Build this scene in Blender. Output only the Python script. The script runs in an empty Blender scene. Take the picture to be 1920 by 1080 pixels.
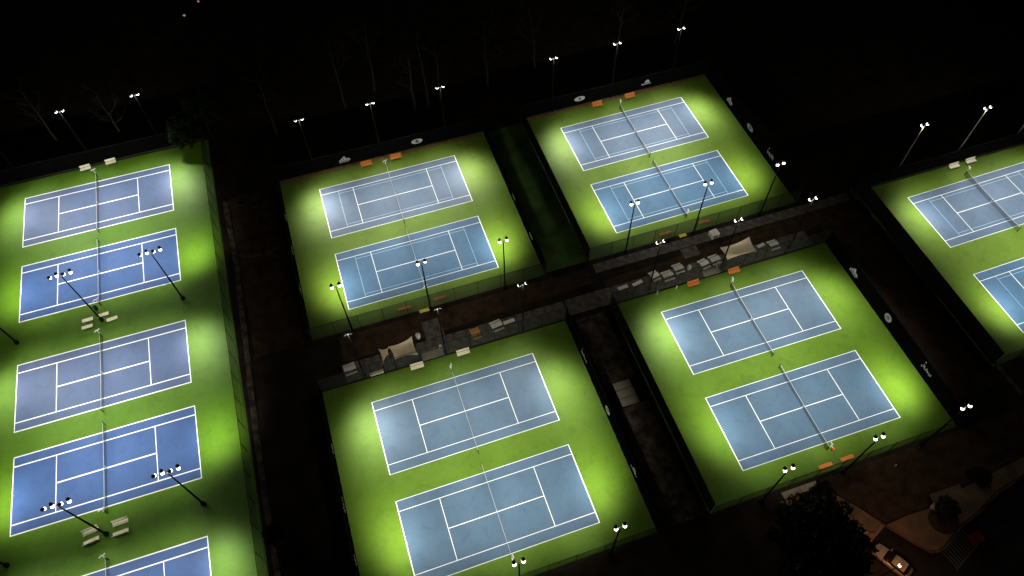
import bpy, bmesh, math, random
from mathutils import Vector, Matrix, noise

random.seed(7)
R = math.radians
scene = bpy.context.scene
COL = scene.collection

# ------------------------------------------------------------------ camera
cam_d = bpy.data.cameras.new('camera'); cam = bpy.data.objects.new('camera', cam_d); COL.objects.link(cam)
cam_d.sensor_width = 36.0; cam_d.lens = 1374.99 / 1920 * 36.0
cam_d.clip_start = 0.5; cam_d.clip_end = 2000
RX, ROLL, YAW, H = 0.5890020, -0.0256845, -0.2988496, 93.1596
cam.matrix_world = (Matrix.Translation((0, 0, H)) @ Matrix.Rotation(YAW, 4, 'Z')
                    @ Matrix.Rotation(RX, 4, 'X') @ Matrix.Rotation(ROLL, 4, 'Z'))
scene.camera = cam

# ------------------------------------------------------------------ night sky
world = bpy.data.worlds.new('World'); scene.world = world; world.use_nodes = True
wn = world.node_tree.nodes; wl = world.node_tree.links
sky = wn.new('ShaderNodeTexSky'); sky.sky_type = 'NISHITA'; sky.sun_disc = False
sky.sun_elevation = R(-7); sky.sun_rotation = R(250)
bg = wn['Background']; bg.inputs['Strength'].default_value = 0.05
wl.new(sky.outputs[0], bg.inputs['Color'])

vs = scene.view_settings
vs.view_transform = 'Standard'; vs.look = 'None'; vs.exposure = 0; vs.gamma = 1; vs.use_curve_mapping = False
scene.cycles.use_denoising = True
scene.cycles.use_light_tree = True
scene.cycles.max_bounces = 4
scene.cycles.transparent_max_bounces = 12
scene.cycles.sample_clamp_indirect = 3

# ------------------------------------------------------------------ materials
def nt(name):
    m = bpy.data.materials.new(name); m.use_nodes = True
    return m, m.node_tree.nodes, m.node_tree.links, m.node_tree.nodes['Principled BSDF']

def surface(name, col, rough=0.7, spec=0.3, var=0.15, scale=3.0, col2=None, bump=0.0, metal=0.0, fine=0.0, detail=6, fscale=60.0, stain=0.0):
    m, n, l, p = nt(name)
    p.inputs['Roughness'].default_value = rough
    p.inputs['Specular IOR Level'].default_value = spec
    p.inputs['Metallic'].default_value = metal
    tc = n.new('ShaderNodeTexCoord')
    nz = n.new('ShaderNodeTexNoise'); nz.inputs['Scale'].default_value = scale; nz.inputs['Detail'].default_value = detail
    l.new(tc.outputs['Object'], nz.inputs['Vector'])
    mx = n.new('ShaderNodeMix'); mx.data_type = 'RGBA'
    c2 = col2 or [c * (1 - var) for c in col]
    c1 = col if col2 else [min(1, c * (1 + var)) for c in col]
    mx.inputs['A'].default_value = (*c1, 1); mx.inputs['B'].default_value = (*c2, 1)
    cr = n.new('ShaderNodeValToRGB'); cr.color_ramp.elements[0].position = 0.35; cr.color_ramp.elements[1].position = 0.65
    l.new(nz.outputs['Fac'], cr.inputs[0]); l.new(cr.outputs[0], mx.inputs['Factor'])
    out = mx.outputs['Result']
    if fine:
        n2 = n.new('ShaderNodeTexNoise'); n2.inputs['Scale'].default_value = fscale; n2.inputs['Detail'].default_value = 3
        l.new(tc.outputs['Object'], n2.inputs['Vector'])
        mr = n.new('ShaderNodeMapRange'); mr.inputs['From Min'].default_value = 0.3; mr.inputs['From Max'].default_value = 0.7
        mr.inputs['To Min'].default_value = 1 - fine; mr.inputs['To Max'].default_value = 1 + fine
        l.new(n2.outputs['Fac'], mr.inputs['Value'])
        vm = n.new('ShaderNodeVectorMath'); vm.operation = 'SCALE'
        l.new(out, vm.inputs[0]); l.new(mr.outputs[0], vm.inputs['Scale']); out = vm.outputs[0]
    if stain:
        for sc_, lo, hi, k in ((.55, .52, .72, 1.0), (2.6, .60, .78, .8)):
            n3 = n.new('ShaderNodeTexNoise'); n3.inputs['Scale'].default_value = sc_; n3.inputs['Detail'].default_value = 9
            n3.inputs['Distortion'].default_value = .8
            l.new(tc.outputs['Object'], n3.inputs['Vector'])
            m3 = n.new('ShaderNodeMapRange'); m3.inputs['From Min'].default_value = lo; m3.inputs['From Max'].default_value = hi
            m3.inputs['To Min'].default_value = 1; m3.inputs['To Max'].default_value = 1 - stain * k
            l.new(n3.outputs['Fac'], m3.inputs['Value'])
            v3 = n.new('ShaderNodeVectorMath'); v3.operation = 'SCALE'
            l.new(out, v3.inputs[0]); l.new(m3.outputs[0], v3.inputs['Scale']); out = v3.outputs[0]
    l.new(out, p.inputs['Base Color'])
    if bump:
        b = n.new('ShaderNodeBump'); b.inputs['Strength'].default_value = bump; b.inputs['Distance'].default_value = 0.05
        l.new(nz.outputs['Fac'], b.inputs['Height']); l.new(b.outputs[0], p.inputs['Normal'])
    return m

def see_through(name, col, pitch, w, axis=0, diamond=True):
    """woven wire or cord: thin crossing strands, empty between them"""
    m, n, l, p = nt(name)
    p.inputs['Base Color'].default_value = (*col, 1); p.inputs['Roughness'].default_value = 0.6
    tc = n.new('ShaderNodeTexCoord'); sx = n.new('ShaderNodeSeparateXYZ'); l.new(tc.outputs['Object'], sx.inputs[0])
    def mth(op, a, b=None):
        q = n.new('ShaderNodeMath'); q.operation = op
        for i, v in enumerate((a, b)):
            if v is None: continue
            if isinstance(v, (int, float)): q.inputs[i].default_value = v
            else: l.new(v, q.inputs[i])
        return q.outputs[0]
    u = mth('ADD', sx.outputs[0], sx.outputs[1]); v = sx.outputs[2]
    if diamond: a, b = mth('ADD', u, v), mth('SUBTRACT', u, v)
    else: a, b = u, v
    fa = mth('LESS_THAN', mth('FRACT', mth('DIVIDE', a, pitch)), w)
    fb = mth('LESS_THAN', mth('FRACT', mth('DIVIDE', b, pitch)), w)
    f = mth('MAXIMUM', fa, fb)
    tr = n.new('ShaderNodeBsdfTransparent'); ms = n.new('ShaderNodeMixShader')
    l.new(f, ms.inputs[0]); l.new(tr.outputs[0], ms.inputs[1]); l.new(p.outputs[0], ms.inputs[2])
    l.new(ms.outputs[0], n['Material Output'].inputs['Surface'])
    return m

def glow(name, col, s):
    m, n, l, p = nt(name)
    p.inputs['Base Color'].default_value = (.8, .8, .8, 1)
    p.inputs['Emission Color'].default_value = (*col, 1); p.inputs['Emission Strength'].default_value = s
    m.cycles.emission_sampling = 'NONE'
    return m

M = {}
M['green'] = surface('court_green', (.068, .150, .0060), .62, .2, scale=.16, col2=(.056, .131, .004), fine=.05, bump=.02, fscale=2.2, stain=.16)
M['green_b'] = surface('court_green_olive', (.092, .158, .014), .62, .2, scale=.16, col2=(.078, .139, .010), fine=.05, bump=.02, fscale=2.2, stain=.16)
M['green_c'] = surface('court_green_mid', (.082, .156, .009), .62, .2, scale=.16, col2=(.069, .137, .006), fine=.05, bump=.02, fscale=2.2, stain=.16)
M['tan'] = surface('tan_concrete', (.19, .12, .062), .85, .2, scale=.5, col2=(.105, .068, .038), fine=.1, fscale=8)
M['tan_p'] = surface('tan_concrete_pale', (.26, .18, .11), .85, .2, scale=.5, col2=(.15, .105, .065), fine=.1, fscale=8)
M['green_grass'] = surface('turf', (.12, .22, .045), .9, .1, scale=.3, col2=(.05, .11, .022), fine=.2)
M['blue_a'] = surface('court_blue_deep', (.043, .090, .216), .6, .25, scale=.25, col2=(.037, .078, .192), fine=.04, fscale=3, stain=.14)
M['blue_a2'] = surface('court_blue_greyer', (.058, .093, .180), .6, .25, scale=.25, col2=(.050, .081, .160), fine=.04, fscale=3, stain=.14)  # greyer blue for single courts of the left bank
M['blue_b2'] = surface('court_blue_mid_greyer', (.074, .115, .174), .6, .25, scale=.25, col2=(.066, .104, .158), fine=.04, fscale=3, stain=.14)  # greyer blue for the far court of a pair
M['blue_b'] = surface('court_blue_mid', (.055, .114, .184), .6, .25, scale=.25, col2=(.048, .102, .166), fine=.04, fscale=3, stain=.14)
M['blue_c'] = surface('court_blue_grey', (.063, .110, .158), .6, .25, scale=.25, col2=(.054, .098, .143), fine=.04, fscale=3, stain=.14)
M['line'] = surface('line_white', (.74, .76, .70), .6, .3, scale=2, var=.04)
M['pline'] = surface('line_pale_blue', (.23, .42, .56), .6, .3, scale=2, var=.05)
M['soil'] = surface('soil', (.026, .018, .011), .95, .1, scale=.35, col2=(.010, .007, .0045), fine=.25, fscale=9)
M['mulch'] = surface('mulch', (.062, .036, .017), .95, .1, scale=.7, col2=(.028, .017, .009), fine=.3, fscale=8)
M['dirt'] = surface('pale_dirt', (.12, .092, .062), .95, .1, scale=.8, col2=(.025, .020, .014), fine=.25, fscale=6)
M['conc_dirt'] = surface('dirt_lit_brown', (.17, .11, .04), .95, .05, scale=1.2, col2=(.10, .065, .022), fine=.2, fscale=7)  # soil brightened: light through the gap under the screen put into its colour
M['conc'] = surface('concrete', (.15, .13, .105), .85, .2, scale=1.1, col2=(.055, .048, .038), fine=.1, fscale=8)
M['conc_p'] = surface('concrete_pale', (.42, .36, .24), .85, .2, scale=.6, col2=(.28, .24, .16), fine=.1, fscale=8)
M['asphalt'] = surface('asphalt', (.018, .016, .015), .95, .1, scale=.5, col2=(.010, .0095, .009), fine=.2, fscale=9)
M['tactile'] = surface('red_paving', (.14, .03, .018), .8, .2, scale=3, var=.15)
M['pole'] = surface('pole_bronze', (.007, .0066, .006), .8, .05, scale=4, var=.1, metal=.3)
M['pole_pale'] = surface('pole_lamplit', (.16, .15, .12), .6, .2, scale=4, var=.1)  # lamp light painted into the paler poles of the right edge pair
M['cap'] = surface('lamp_black', (.006, .006, .006), .6, .2, scale=6, var=.1)
M['galv'] = surface('galvanised', (.10, .10, .10), .5, .4, scale=5, var=.1, metal=.4)
M['fence_metal'] = surface('fence_metal', (.008, .009, .008), .7, .1, scale=5, var=.1)
M['screen'] = surface('windscreen_cloth', (.0022, .0026, .0022), 1.0, .0, scale=3, var=.3)
M['print'] = surface('white_print', (.36, .36, .33), .8, .1, scale=3, var=.12)
M['cream'] = surface('cream_bench', (.78, .72, .52), .6, .3, scale=3, var=.05)
M['worn'] = surface('worn_paint', (.12, .11, .09), .8, .2, scale=3, var=.2)
M['orange'] = surface('orange_bench', (.52, .17, .03), .6, .3, scale=3, var=.07)
M['yellow'] = surface('yellow_bench', (.82, .66, .08), .6, .3, scale=3, var=.05)
M['bleach'] = surface('weathered_grey', (.80, .78, .66), .8, .2, scale=4, var=.12)
M['ochre'] = surface('ochre_wood', (.60, .34, .07), .7, .2, scale=5, var=.12)
M['sail'] = surface('sail_cloth', (.74, .60, .38), .85, .1, scale=1.2, var=.05)
M['chain'] = see_through('chain_link', (.010, .012, .010), .06, .30)
M['net'] = see_through('net_cord', (.010, .010, .010), .045, .30, diamond=False)
M['tape'] = surface('net_tape', (.50, .50, .46), .7, .2, scale=5, var=.03)
M['lens'] = glow('lamp_glow', (1, .95, .86), 9)
M['body'] = glow('lamp_diffuser', (1, .93, .80), 2.2)
M['sodium'] = glow('sodium_glow', (1, .80, .52), 9)
M['far_lamp'] = glow('far_lamp_glow', (1, .50, .22), .28)
M['bark'] = surface('bark', (.018, .016, .011), .95, .1, scale=3, var=.25)
M['leaf'] = surface('leaf', (.020, .030, .010), .9, .05, scale=2, col2=(.010, .017, .005))
M['leaf_dark'] = surface('conifer_leaf', (.010, .020, .007), .9, .05, scale=2, col2=(.005, .010, .004))
M['red'] = surface('red_plastic', (.6, .06, .03), .5, .4, scale=4, var=.05)
M['car'] = surface('car_paint', (.17, .15, .13), .25, .5, scale=4, var=.02)
M['glass'] = surface('car_glass', (.006, .006, .008), .08, .5, scale=4, var=.1)
M['rubber'] = surface('rubber', (.015, .015, .015), .85, .2, scale=4, var=.1)
M['chrome'] = surface('chrome', (.7, .7, .7), .15, .5, scale=4, var=.02, metal=1)

# ------------------------------------------------------------------ mesh helpers
class MB:
    def __init__(s): s.v = []; s.f = []
    def quad(s, pts):
        i = len(s.v); s.v += [tuple(p) for p in pts]; s.f.append(tuple(range(i, i + len(pts)))); return s
    def box(s, c, d, rz=0.0, top=1.0):
        x, y, z = [q / 2 for q in d]; cs, sn = math.cos(rz), math.sin(rz); i = len(s.v)
        for sz in (-1, 1):
            t = top if sz > 0 else 1
            for sx, sy in ((-1, -1), (1, -1), (1, 1), (-1, 1)):
                px, py = sx * x * t, sy * y * t
                s.v.append((c[0] + px * cs - py * sn, c[1] + px * sn + py * cs, c[2] + sz * z))
        for f in ((0, 3, 2, 1), (4, 5, 6, 7), (0, 1, 5, 4), (1, 2, 6, 5), (2, 3, 7, 6), (3, 0, 4, 7)):
            s.f.append(tuple(i + k for k in f))
        return s
    def tube(s, a, b, r0, r1=None, n=8, caps=True):
        r1 = r0 if r1 is None else r1
        a, b = Vector(a), Vector(b); d = (b - a).normalized()
        u = d.orthogonal().normalized(); w = d.cross(u); i = len(s.v)
        for p, r in ((a, r0), (b, r1)):
            for k in range(n):
                t = 2 * math.pi * k / n; s.v.append(tuple(p + (u * math.cos(t) + w * math.sin(t)) * r))
        for k in range(n): s.f.append((i + k, i + (k + 1) % n, i + n + (k + 1) % n, i + n + k))
        if caps: s.f.append(tuple(i + k for k in reversed(range(n)))); s.f.append(tuple(i + n + k for k in range(n)))
        return s
    def lathe(s, prof, base, axis=(0, 0, 1), n=12):
        ax = Vector(axis).normalized(); u = ax.orthogonal().normalized(); w = ax.cross(u); b = Vector(base); i = len(s.v)
        for r, h in prof:
            for k in range(n):
                t = 2 * math.pi * k / n; s.v.append(tuple(b + ax * h + (u * math.cos(t) + w * math.sin(t)) * r))
        for j in range(len(prof) - 1):
            for k in range(n):
                s.f.append((i + j * n + k, i + j * n + (k + 1) % n, i + (j + 1) * n + (k + 1) % n, i + (j + 1) * n + k))
        s.f.append(tuple(i + k for k in reversed(range(n)))); e = i + (len(prof) - 1) * n
        s.f.append(tuple(e + k for k in range(n)))
        return s
    def prism(s, pts, z0, z1):
        n = len(pts); i = len(s.v)
        ar = sum(pts[k][0] * pts[(k + 1) % n][1] - pts[(k + 1) % n][0] * pts[k][1] for k in range(n))
        if ar < 0: pts = pts[::-1]
        s.v += [(x, y, z0) for x, y in pts] + [(x, y, z1) for x, y in pts]
        s.f.append(tuple(i + k for k in reversed(range(n)))); s.f.append(tuple(i + n + k for k in range(n)))
        for k in range(n): s.f.append((i + k, i + (k + 1) % n, i + n + (k + 1) % n, i + n + k))
        return s
    def mesh(s, name, mat, smooth=False):
        me = bpy.data.meshes.new(name); me.from_pydata(s.v, [], s.f); me.materials.append(mat)
        if smooth: me.polygons.foreach_set('use_smooth', [True] * len(me.polygons))
        me.update(); return me
    def build(s, name, mat, parent=None, smooth=False):
        o = bpy.data.objects.new(name, s.mesh(name, mat, smooth)); COL.objects.link(o); o.parent = parent; return o

def tag(o, label=None, cat=None, group=None, kind=None):
    if label: o['label'] = label
    if cat: o['category'] = cat
    if group: o['group'] = group
    if kind: o['kind'] = kind
    return o

def empty(name, loc, rz=0.0):
    o = bpy.data.objects.new(name, None); COL.objects.link(o); o.location = loc; o.rotation_euler = (0, 0, rz)
    o.empty_display_size = .3; return o

def use(me, name, parent, loc=(0, 0, 0), rz=0.0, scale=None):
    o = bpy.data.objects.new(name, me); COL.objects.link(o); o.parent = parent; o.location = loc
    o.rotation_euler = (0, 0, rz)
    if scale: o.scale = scale
    return o

def copy_tree(o, parent=None):
    c = o.copy(); COL.objects.link(c); c.parent = parent
    for ch in o.children: copy_tree(ch, c)
    return c

def struct(name, mb, mat, label=None):
    o = mb.build(name, mat); o['kind'] = 'structure'
    if label: o['label'] = label
    return o

def flat(pts, z):
    return MB().prism(pts, z - .06, z)

# ------------------------------------------------------------------ ground
g = MB(); N = 60; S = 700
def gx(i): return -300 + S * i / N
for j in range(N + 1):
    for i in range(N + 1):
        g.v.append((gx(i), gx(j), -0.02))
for j in range(N):
    for i in range(N): g.f.append((j * (N + 1) + i, j * (N + 1) + i + 1, (j + 1) * (N + 1) + i + 1, (j + 1) * (N + 1) + i))
struct('ground', g, M['soil'], 'dark bare soil around the lit tennis courts')

# ------------------------------------------------------------------ court blocks
BLK = {
 'A': dict(r=(-59.8, -22.9, 4.0, 107.2), say='the long left court bank', blue='blue_a'),
 'B': dict(r=(-12.3, 24.0, 60.2, 92.2), say='the upper middle court pair', blue='blue_b'),
 'C': dict(r=(-12.4, 24.0, 18.9, 51.4), say='the lower middle court pair', blue='blue_c'),
 'D': dict(r=(31.2, 67.9, 60.5, 92.9), say='the upper right court pair', blue='blue_b'),
 'E': dict(r=(31.2, 67.9, 18.9, 51.6), say='the lower right court pair', blue='blue_c'),
 'F': dict(r=(78.3, 115.5, 25.0, 59.2), say='the cut-off pair at the right edge', blue='blue_b'),
}
for k, b in BLK.items():
    x0, x1, y0, y1 = b['r']
    struct('court_surround', flat([(x0, y0), (x1, y0), (x1, y1), (x0, y1)], 0.0), M[{'A': 'green', 'C': 'green_c', 'E': 'green_c'}.get(k, 'green_b')], 'lime green painted surround of ' + b['say'])

L, W = 23.77, 10.97
COURTS = [
 ('A', -53.60, 103.30, 0.0, 'northernmost court of the left bank', 0), ('A', -53.55, 88.40, 0.0, 'second court of the left bank', 0),
 ('A', -53.45, 69.87, 0.0, 'third court of the left bank', 0), ('A', -53.30, 55.15, 0.0, 'fourth court of the left bank', 0),
 ('A', -53.30, 36.40, 0.0, 'cut-off court at the near end of the left bank', 0),
 ('B', -6.17, 88.97, .26, 'far court of the upper middle pair', 1), ('B', -6.22, 74.66, .26, 'near court of the upper middle pair', 1),
 ('C', -6.16, 47.66, .35, 'far court of the lower middle pair', 0), ('C', -6.19, 33.07, .35, 'near court of the lower middle pair', 0),
 ('D', 37.31, 89.29, .57, 'far court of the upper right pair', 1), ('D', 37.38, 75.05, .57, 'near court of the upper right pair', 1),
 ('E', 37.94, 48.19, -.29, 'far court of the lower right pair', 0), ('E', 37.82, 33.47, -.29, 'near court of the lower right pair', 0),
 ('F', 85.64, 55.38, .92, 'far court cut off by the right edge', 1), ('F', 85.86, 39.00, .92, 'near court cut off by the right edge', 1),
]
def bar_mesh(name, mat, lx, ly, z):
    return MB().box((0, 0, z), (lx, ly, .004)).mesh(name, mat)
LW = .065
def line_me(lx, ly, mat=None, z=.012):
    return bar_mesh('painted_line', mat or M['line'], lx, ly, z)
W_A = 1.9      # the left bank's lines are painted broad
net_cache = {}
SIDE = 0.914
def build_net(cx, cy, th, blk, say, north):
    t = empty('tennis_net', (cx, cy, 0), R(th))
    tag(t, f'net with white tape across the {say}', 'tennis net', 'nets across the courts')
    hw = W / 2 + SIDE
    if 'net' not in net_cache:
        m = MB(); n = 16
        for k in range(n):
            a = -hw + 2 * hw * k / n; c = -hw + 2 * hw * (k + 1) / n
            za = .914 + .15 * (a / hw) ** 2; zc = .914 + .15 * (c / hw) ** 2
            m.quad([(0, a, .03), (0, c, .03), (0, c, zc), (0, a, za)])
        net_cache['net'] = m.mesh('net_mesh', M['net'])
        m = MB()
        for k in range(n):
            a = -hw + 2 * hw * k / n; c = -hw + 2 * hw * (k + 1) / n
            za = .914 + .15 * (a / hw) ** 2; zc = .914 + .15 * (c / hw) ** 2
            i = len(m.v)
            for (yy, zz) in ((a, za), (c, zc)):
                m.v += [(-.016, yy, zz - .06), (.016, yy, zz - .06), (.016, yy, zz), (-.016, yy, zz)]
            m.f += [(i, i + 1, i + 5, i + 4), (i + 1, i + 2, i + 6, i + 5), (i + 2, i + 3, i + 7, i + 6), (i + 3, i, i + 4, i + 7)]
        net_cache['tape'] = m.mesh('top_tape', M['tape'])
        net_cache['post'] = MB().tube((0, 0, 0), (0, 0, 1.1), .05, n=8).box((0, 0, 1.08), (.14, .14, .06)).mesh('net_post', M['cap'])
        net_cache['winch'] = MB().box((0, 0, .72), (.16, .18, .22)).tube((0, 0, .72), (.22, 0, .72), .02).mesh('winch', M['cap'])
        net_cache['strap'] = MB().box((0, 0, .45), (.06, .07, .88)).mesh('center_strap', M['tape'])
        net_cache['score'] = (MB().box((0, 0, 1.45), (.06, .07, .8)).box((-.2, .02, 1.86), (.46, .12, .06), .35).box((.2, -.02, 1.86), (.46, .12, .06), .5)
                              .box((0, 0, 1.2), (.16, .1, .22)).mesh('scorekeeper', M['tape']))
    use(net_cache['net'], 'net_mesh', t); use(net_cache['tape'], 'top_tape', t); use(net_cache['strap'], 'center_strap', t)
    for s in (-1, 1): use(net_cache['post'], 'net_post', t, (0, s * hw, 0))
    if north: use(net_cache['score'], 'scorekeeper', t, (0, north * (hw + .02), 0), R(20 if blk in 'AB' else 62))
    use(net_cache['winch'], 'winch', t, (0, (north or 1) * (hw - .12), 0))
    return t

for idx, (bk, x, y, th, say, blended) in enumerate(COURTS):
    t = empty('tennis_court', (x, y, 0), R(th)); t['kind'] = 'structure'; t['label'] = f'blue painted playing surface, {say}'
    bar = MB().box((L / 2, -W / 2, .003), (L, W, .006)).build('playing_surface', M[BLK[bk]['blue']], t)
    if idx in (0, 2, 5, 9, 13): bar.data.materials[0] = M['blue_a2' if bk == 'A' else 'blue_b2']
    lw = .075 if bk != 'A' else .15
    fw = .06
    segs = [((L / 2, -lw / 2), (L, lw)), ((L / 2, -W + lw / 2), (L, lw)),
            ((.06, -W / 2), (.12, W - 2 * lw)), ((L - .06, -W / 2), (.12, W - 2 * lw))]
    sl = 1.37 + lw / 2
    segs += [((L / 2, -sl), (L - .24, lw)), ((L / 2, -W + sl), (L - .24, lw))]
    inner = W - 2 * (1.37 + lw)
    for sx in (L / 2 - 6.40, L / 2 + 6.40): segs.append(((sx, -W / 2), (.11 if bk == 'A' else .085, inner)))
    segs.append(((L / 2, -W / 2), (12.8 - .12, lw + .02)))
    segs.append(((.17, -W / 2), (.10, .06))); segs.append(((L - .17, -W / 2), (.10, .06)))
    for (c, d) in segs:
        MB().box((c[0], c[1], .009), (d[0], d[1], .006)).build('painted_line', M['line'], t)
    if blended:
        u = 2.95
        for sx in (u, L - u):
            MB().box((sx, -W / 2, .009), (.06, inner - .1, .005)).build('practice_line', M['pline'], t)
        for sy in (1.37 + lw + .55, W - 1.37 - lw - .55):
            for (a, c) in ((u + .04, L / 2 - 6.40 - .06), (L / 2 - 6.40 + .06, L / 2 + 6.40 - .06), (L / 2 + 6.40 + .06, L - u - .04)):
                MB().box(((a + c) / 2, -sy, .009), (c - a, .06, .005)).build('practice_line', M['pline'], t)
    far = idx in (0, 2, 4, 5, 7, 9, 11, 13)
    c = Matrix.Rotation(R(th), 4, 'Z') @ Vector((L / 2, -W / 2, 0))
    build_net(x + c.x, y + c.y, th, bk, say, 1 if far else -1)

# ------------------------------------------------------------------ floodlights
PH = 11.75
pole_me = (MB().tube((0, 0, .0), (0, 0, PH), .135, .075, n=10).mesh('pole', M['pole'], True))
pole_pale = (MB().tube((0, 0, .0), (0, 0, PH), .135, .075, n=10).mesh('pole', M['pole_pale'], True))
base_me = (MB().lathe([(.30, 0), (.30, .45), (.26, .5)], (0, 0, 0), n=12).box((0, 0, .53), (.42, .42, .05)).mesh('pole_base', M['pole']))
LENS = {}
for aim in (1, -1):
    # drum body, bright bowl underneath leaning back, black ballast cap on top
    ax = (0, aim * .35, 1)
    LENS[aim, 'lamp'] = MB().lathe([(.19, .04), (.21, .12), (.17, .20)], (0, 0, 0), ax, 12).mesh('lamp', M['body'], True)
    LENS[aim, 'lens'] = MB().lathe([(.07, -.17), (.18, -.10), (.215, .0), (.19, .04)], (0, 0, 0), ax, 12).mesh('lens', M['lens'], True)
    LENS[aim, 'cap'] = MB().lathe([(.19, .20), (.235, .25), (.215, .42), (.12, .55)], (0, aim * .06, 0), ax, 12).mesh('ballast_cap', M['cap'], True)
ARM = {}
def arm_mesh(w):
    if w not in ARM:
        ARM[w] = MB().tube((-w, 0, PH + .05), (w, 0, PH + .05), .04, n=8).tube((0, 0, PH - .05), (0, 0, PH + .16), .09, n=8).mesh('crossarm', M['galv'])
    return ARM[w]
STRAY = 105.0
def spot(parent, loc, aim, energy, sx, sy, col=(1, .955, .85)):
    """one lamp's beam: brightest on its axis, fading as a bell curve of width sx sideways and sy forwards (like a lamp's photometric curve)"""
    d = bpy.data.lights.new('floodlight_beam', 'SPOT'); d.energy = energy; d.spot_size = R(150); d.spot_blend = .3
    d.color = col; d.shadow_soft_size = .22
    d.use_nodes = True; n = d.node_tree.nodes; l = d.node_tree.links; em = n['Emission']
    tc = n.new('ShaderNodeTexCoord'); sp = n.new('ShaderNodeSeparateXYZ'); l.new(tc.outputs['Normal'], sp.inputs[0])
    def mth(op, a, b=None):
        q = n.new('ShaderNodeMath'); q.operation = op
        for i, v in enumerate((a, b)):
            if v is None: continue
            if isinstance(v, (int, float)): q.inputs[i].default_value = v
            else: l.new(v, q.inputs[i])
        return q.outputs[0]
    def sq(o, w):
        t = mth('DIVIDE', mth('DIVIDE', o, sp.outputs[2]), w); return mth('MULTIPLY', t, t)
    e = mth('ADD', sq(sp.outputs[0], sx), sq(sp.outputs[1], sy))
    l.new(mth('POWER', 2.718281828, mth('MULTIPLY', e, -1)), em.inputs['Strength'])
    o = bpy.data.objects.new('floodlight_beam', d); COL.objects.link(o); o.parent = parent; o.location = loc
    v = Vector(aim) - Vector(loc); o.rotation_euler = v.to_track_quat('-Z', 'Y').to_euler()
    return o
def floodlight(x, y, aims, say, dim=None, rz=0.0, k=1.0, sx=0, far=0.0, bk=''):
    """aims: +1 lights north, -1 lights south. dim: lamp index -> factor"""
    dim = dim or {}
    t = empty('floodlight_pole', (x, y, 0), rz)
    tag(t, say, 'floodlight', 'twelve metre floodlight poles round the courts')
    use(pole_pale if bk == 'F' else pole_me, 'pole', t); use(base_me, 'pole_base', t)
    if len(aims) == 1: xs = [(-.52, aims[0]), (.52, aims[0])]; use(arm_mesh(.52), 'crossarm', t)
    else: xs = [(-1.35, -1), (-.45, 1), (.45, -1), (1.35, 1)]; use(arm_mesh(1.35), 'crossarm', t)
    for i, (lx, a) in enumerate(xs):
        lm = use(LENS[a, 'lamp'], 'lamp', t, (lx, 0, PH + .16))
        f = dim.get(i, 1)
        if f > 0:
            use(LENS[a, 'lens'], 'lens', lm)
            e = f * k * (.84 + .32 * random.random())
            side = -1 if lx < 0 else 1
            tint = random.uniform(-.02, .02)
            c = (1, .975 + tint, .92 + tint * 2)
            if sx == 0: ox, fw, en, wx, wy = side * 1.2, 14.2, 8700, .46, .69
            elif side == sx: ox, fw, en, wx, wy = (1.5 if sx > 0 else -.4), 9.3 + far, 39000 if bk != 'A' else 33000, .215, .25
            else: ox, fw, en, wx, wy = -sx * 5.6, 14.5, 19600, .44, .64
            fw += random.uniform(-.6, .6); wx *= random.uniform(.92, 1.08)
            spot(t, (lx, a * .3, PH - .15), (lx + ox, a * fw, 0), en * e, wx, wy, c)
        else:
            use(LENS[a, 'lens'], 'lens', lm).data = dark_lens
        use(LENS[a, 'cap'], 'ballast_cap', lm)
    d = bpy.data.lights.new('stray_light', 'POINT'); d.energy = STRAY * (1 if len(aims) == 1 else 1.5); d.color = (1, .93, .80); d.shadow_soft_size = .25
    o = bpy.data.objects.new('stray_light', d); COL.objects.link(o); o.parent = t; o.location = (0, aims[0] * .25 if len(aims) == 1 else 0, PH - .35)
    return t
dark_lens = LENS[1, 'lens'].copy(); dark_lens.materials.clear(); dark_lens.materials.append(M['bleach'])

rows = [
 # y, aims, block text, xs
 (107.9, (-1,), 'far side of the left bank', [(-54.0, -1), (-42.2, 0), (-30.5, 1)], 'A'),
 (73.8, (-1, 1), 'four-lamp, between the second and third left courts', [(-53.6, -1), (-41.6, 0), (-29.7, 1)], 'A'),
 (40.6, (-1, 1), 'four-lamp, between the fourth and fifth left courts', [(-53.4, -1), (-41.6, 0), (-29.6, 1)], 'A'),
 (93.2, (-1,), 'behind the far fence of the upper middle pair', [(-5.9, -1), (5.6, 0), (17.3, 1)], 'B'),
 (59.7, (1,), 'before the near fence of the upper middle pair', [(-6.3, -1), (5.55, 0), (17.3, 1)], 'B'),
 (52.0, (-1,), 'behind the far fence of the lower middle pair', [(-6.2, -1), (5.7, 0), (17.55, 1)], 'C'),
 (18.2, (1,), 'before the near fence of the lower middle pair', [(-6.2, -1), (5.6, 0), (17.3, 1)], 'C'),
 (93.8, (-1,), 'behind the far fence of the upper right pair', [(37.3, -1), (48.9, 0), (60.9, 1)], 'D'),
 (60.0, (1,), 'before the near fence of the upper right pair', [(37.3, -1), (49.0, 0), (60.9, 1)], 'D'),
 (52.5, (-1,), 'behind the far fence of the lower right pair', [(37.95, -1), (50.0, 0), (61.9, 1)], 'E'),
 (18.15, (1,), 'before the near fence of the lower right pair', [(38.0, -1), (49.85, 0), (61.8, 1)], 'E'),
 (60.0, (-1,), 'behind the far fence of the right edge pair', [(86.0, -1), (97.6, 0), (109.4, 1)], 'F'),
 (24.4, (1,), 'before the near fence of the right edge pair', [(86.3, -1), (98.0, 0), (109.8, 1)], 'F'),
]
ordn = {-1: 'west', 0: 'middle', 1: 'east'}
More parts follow.
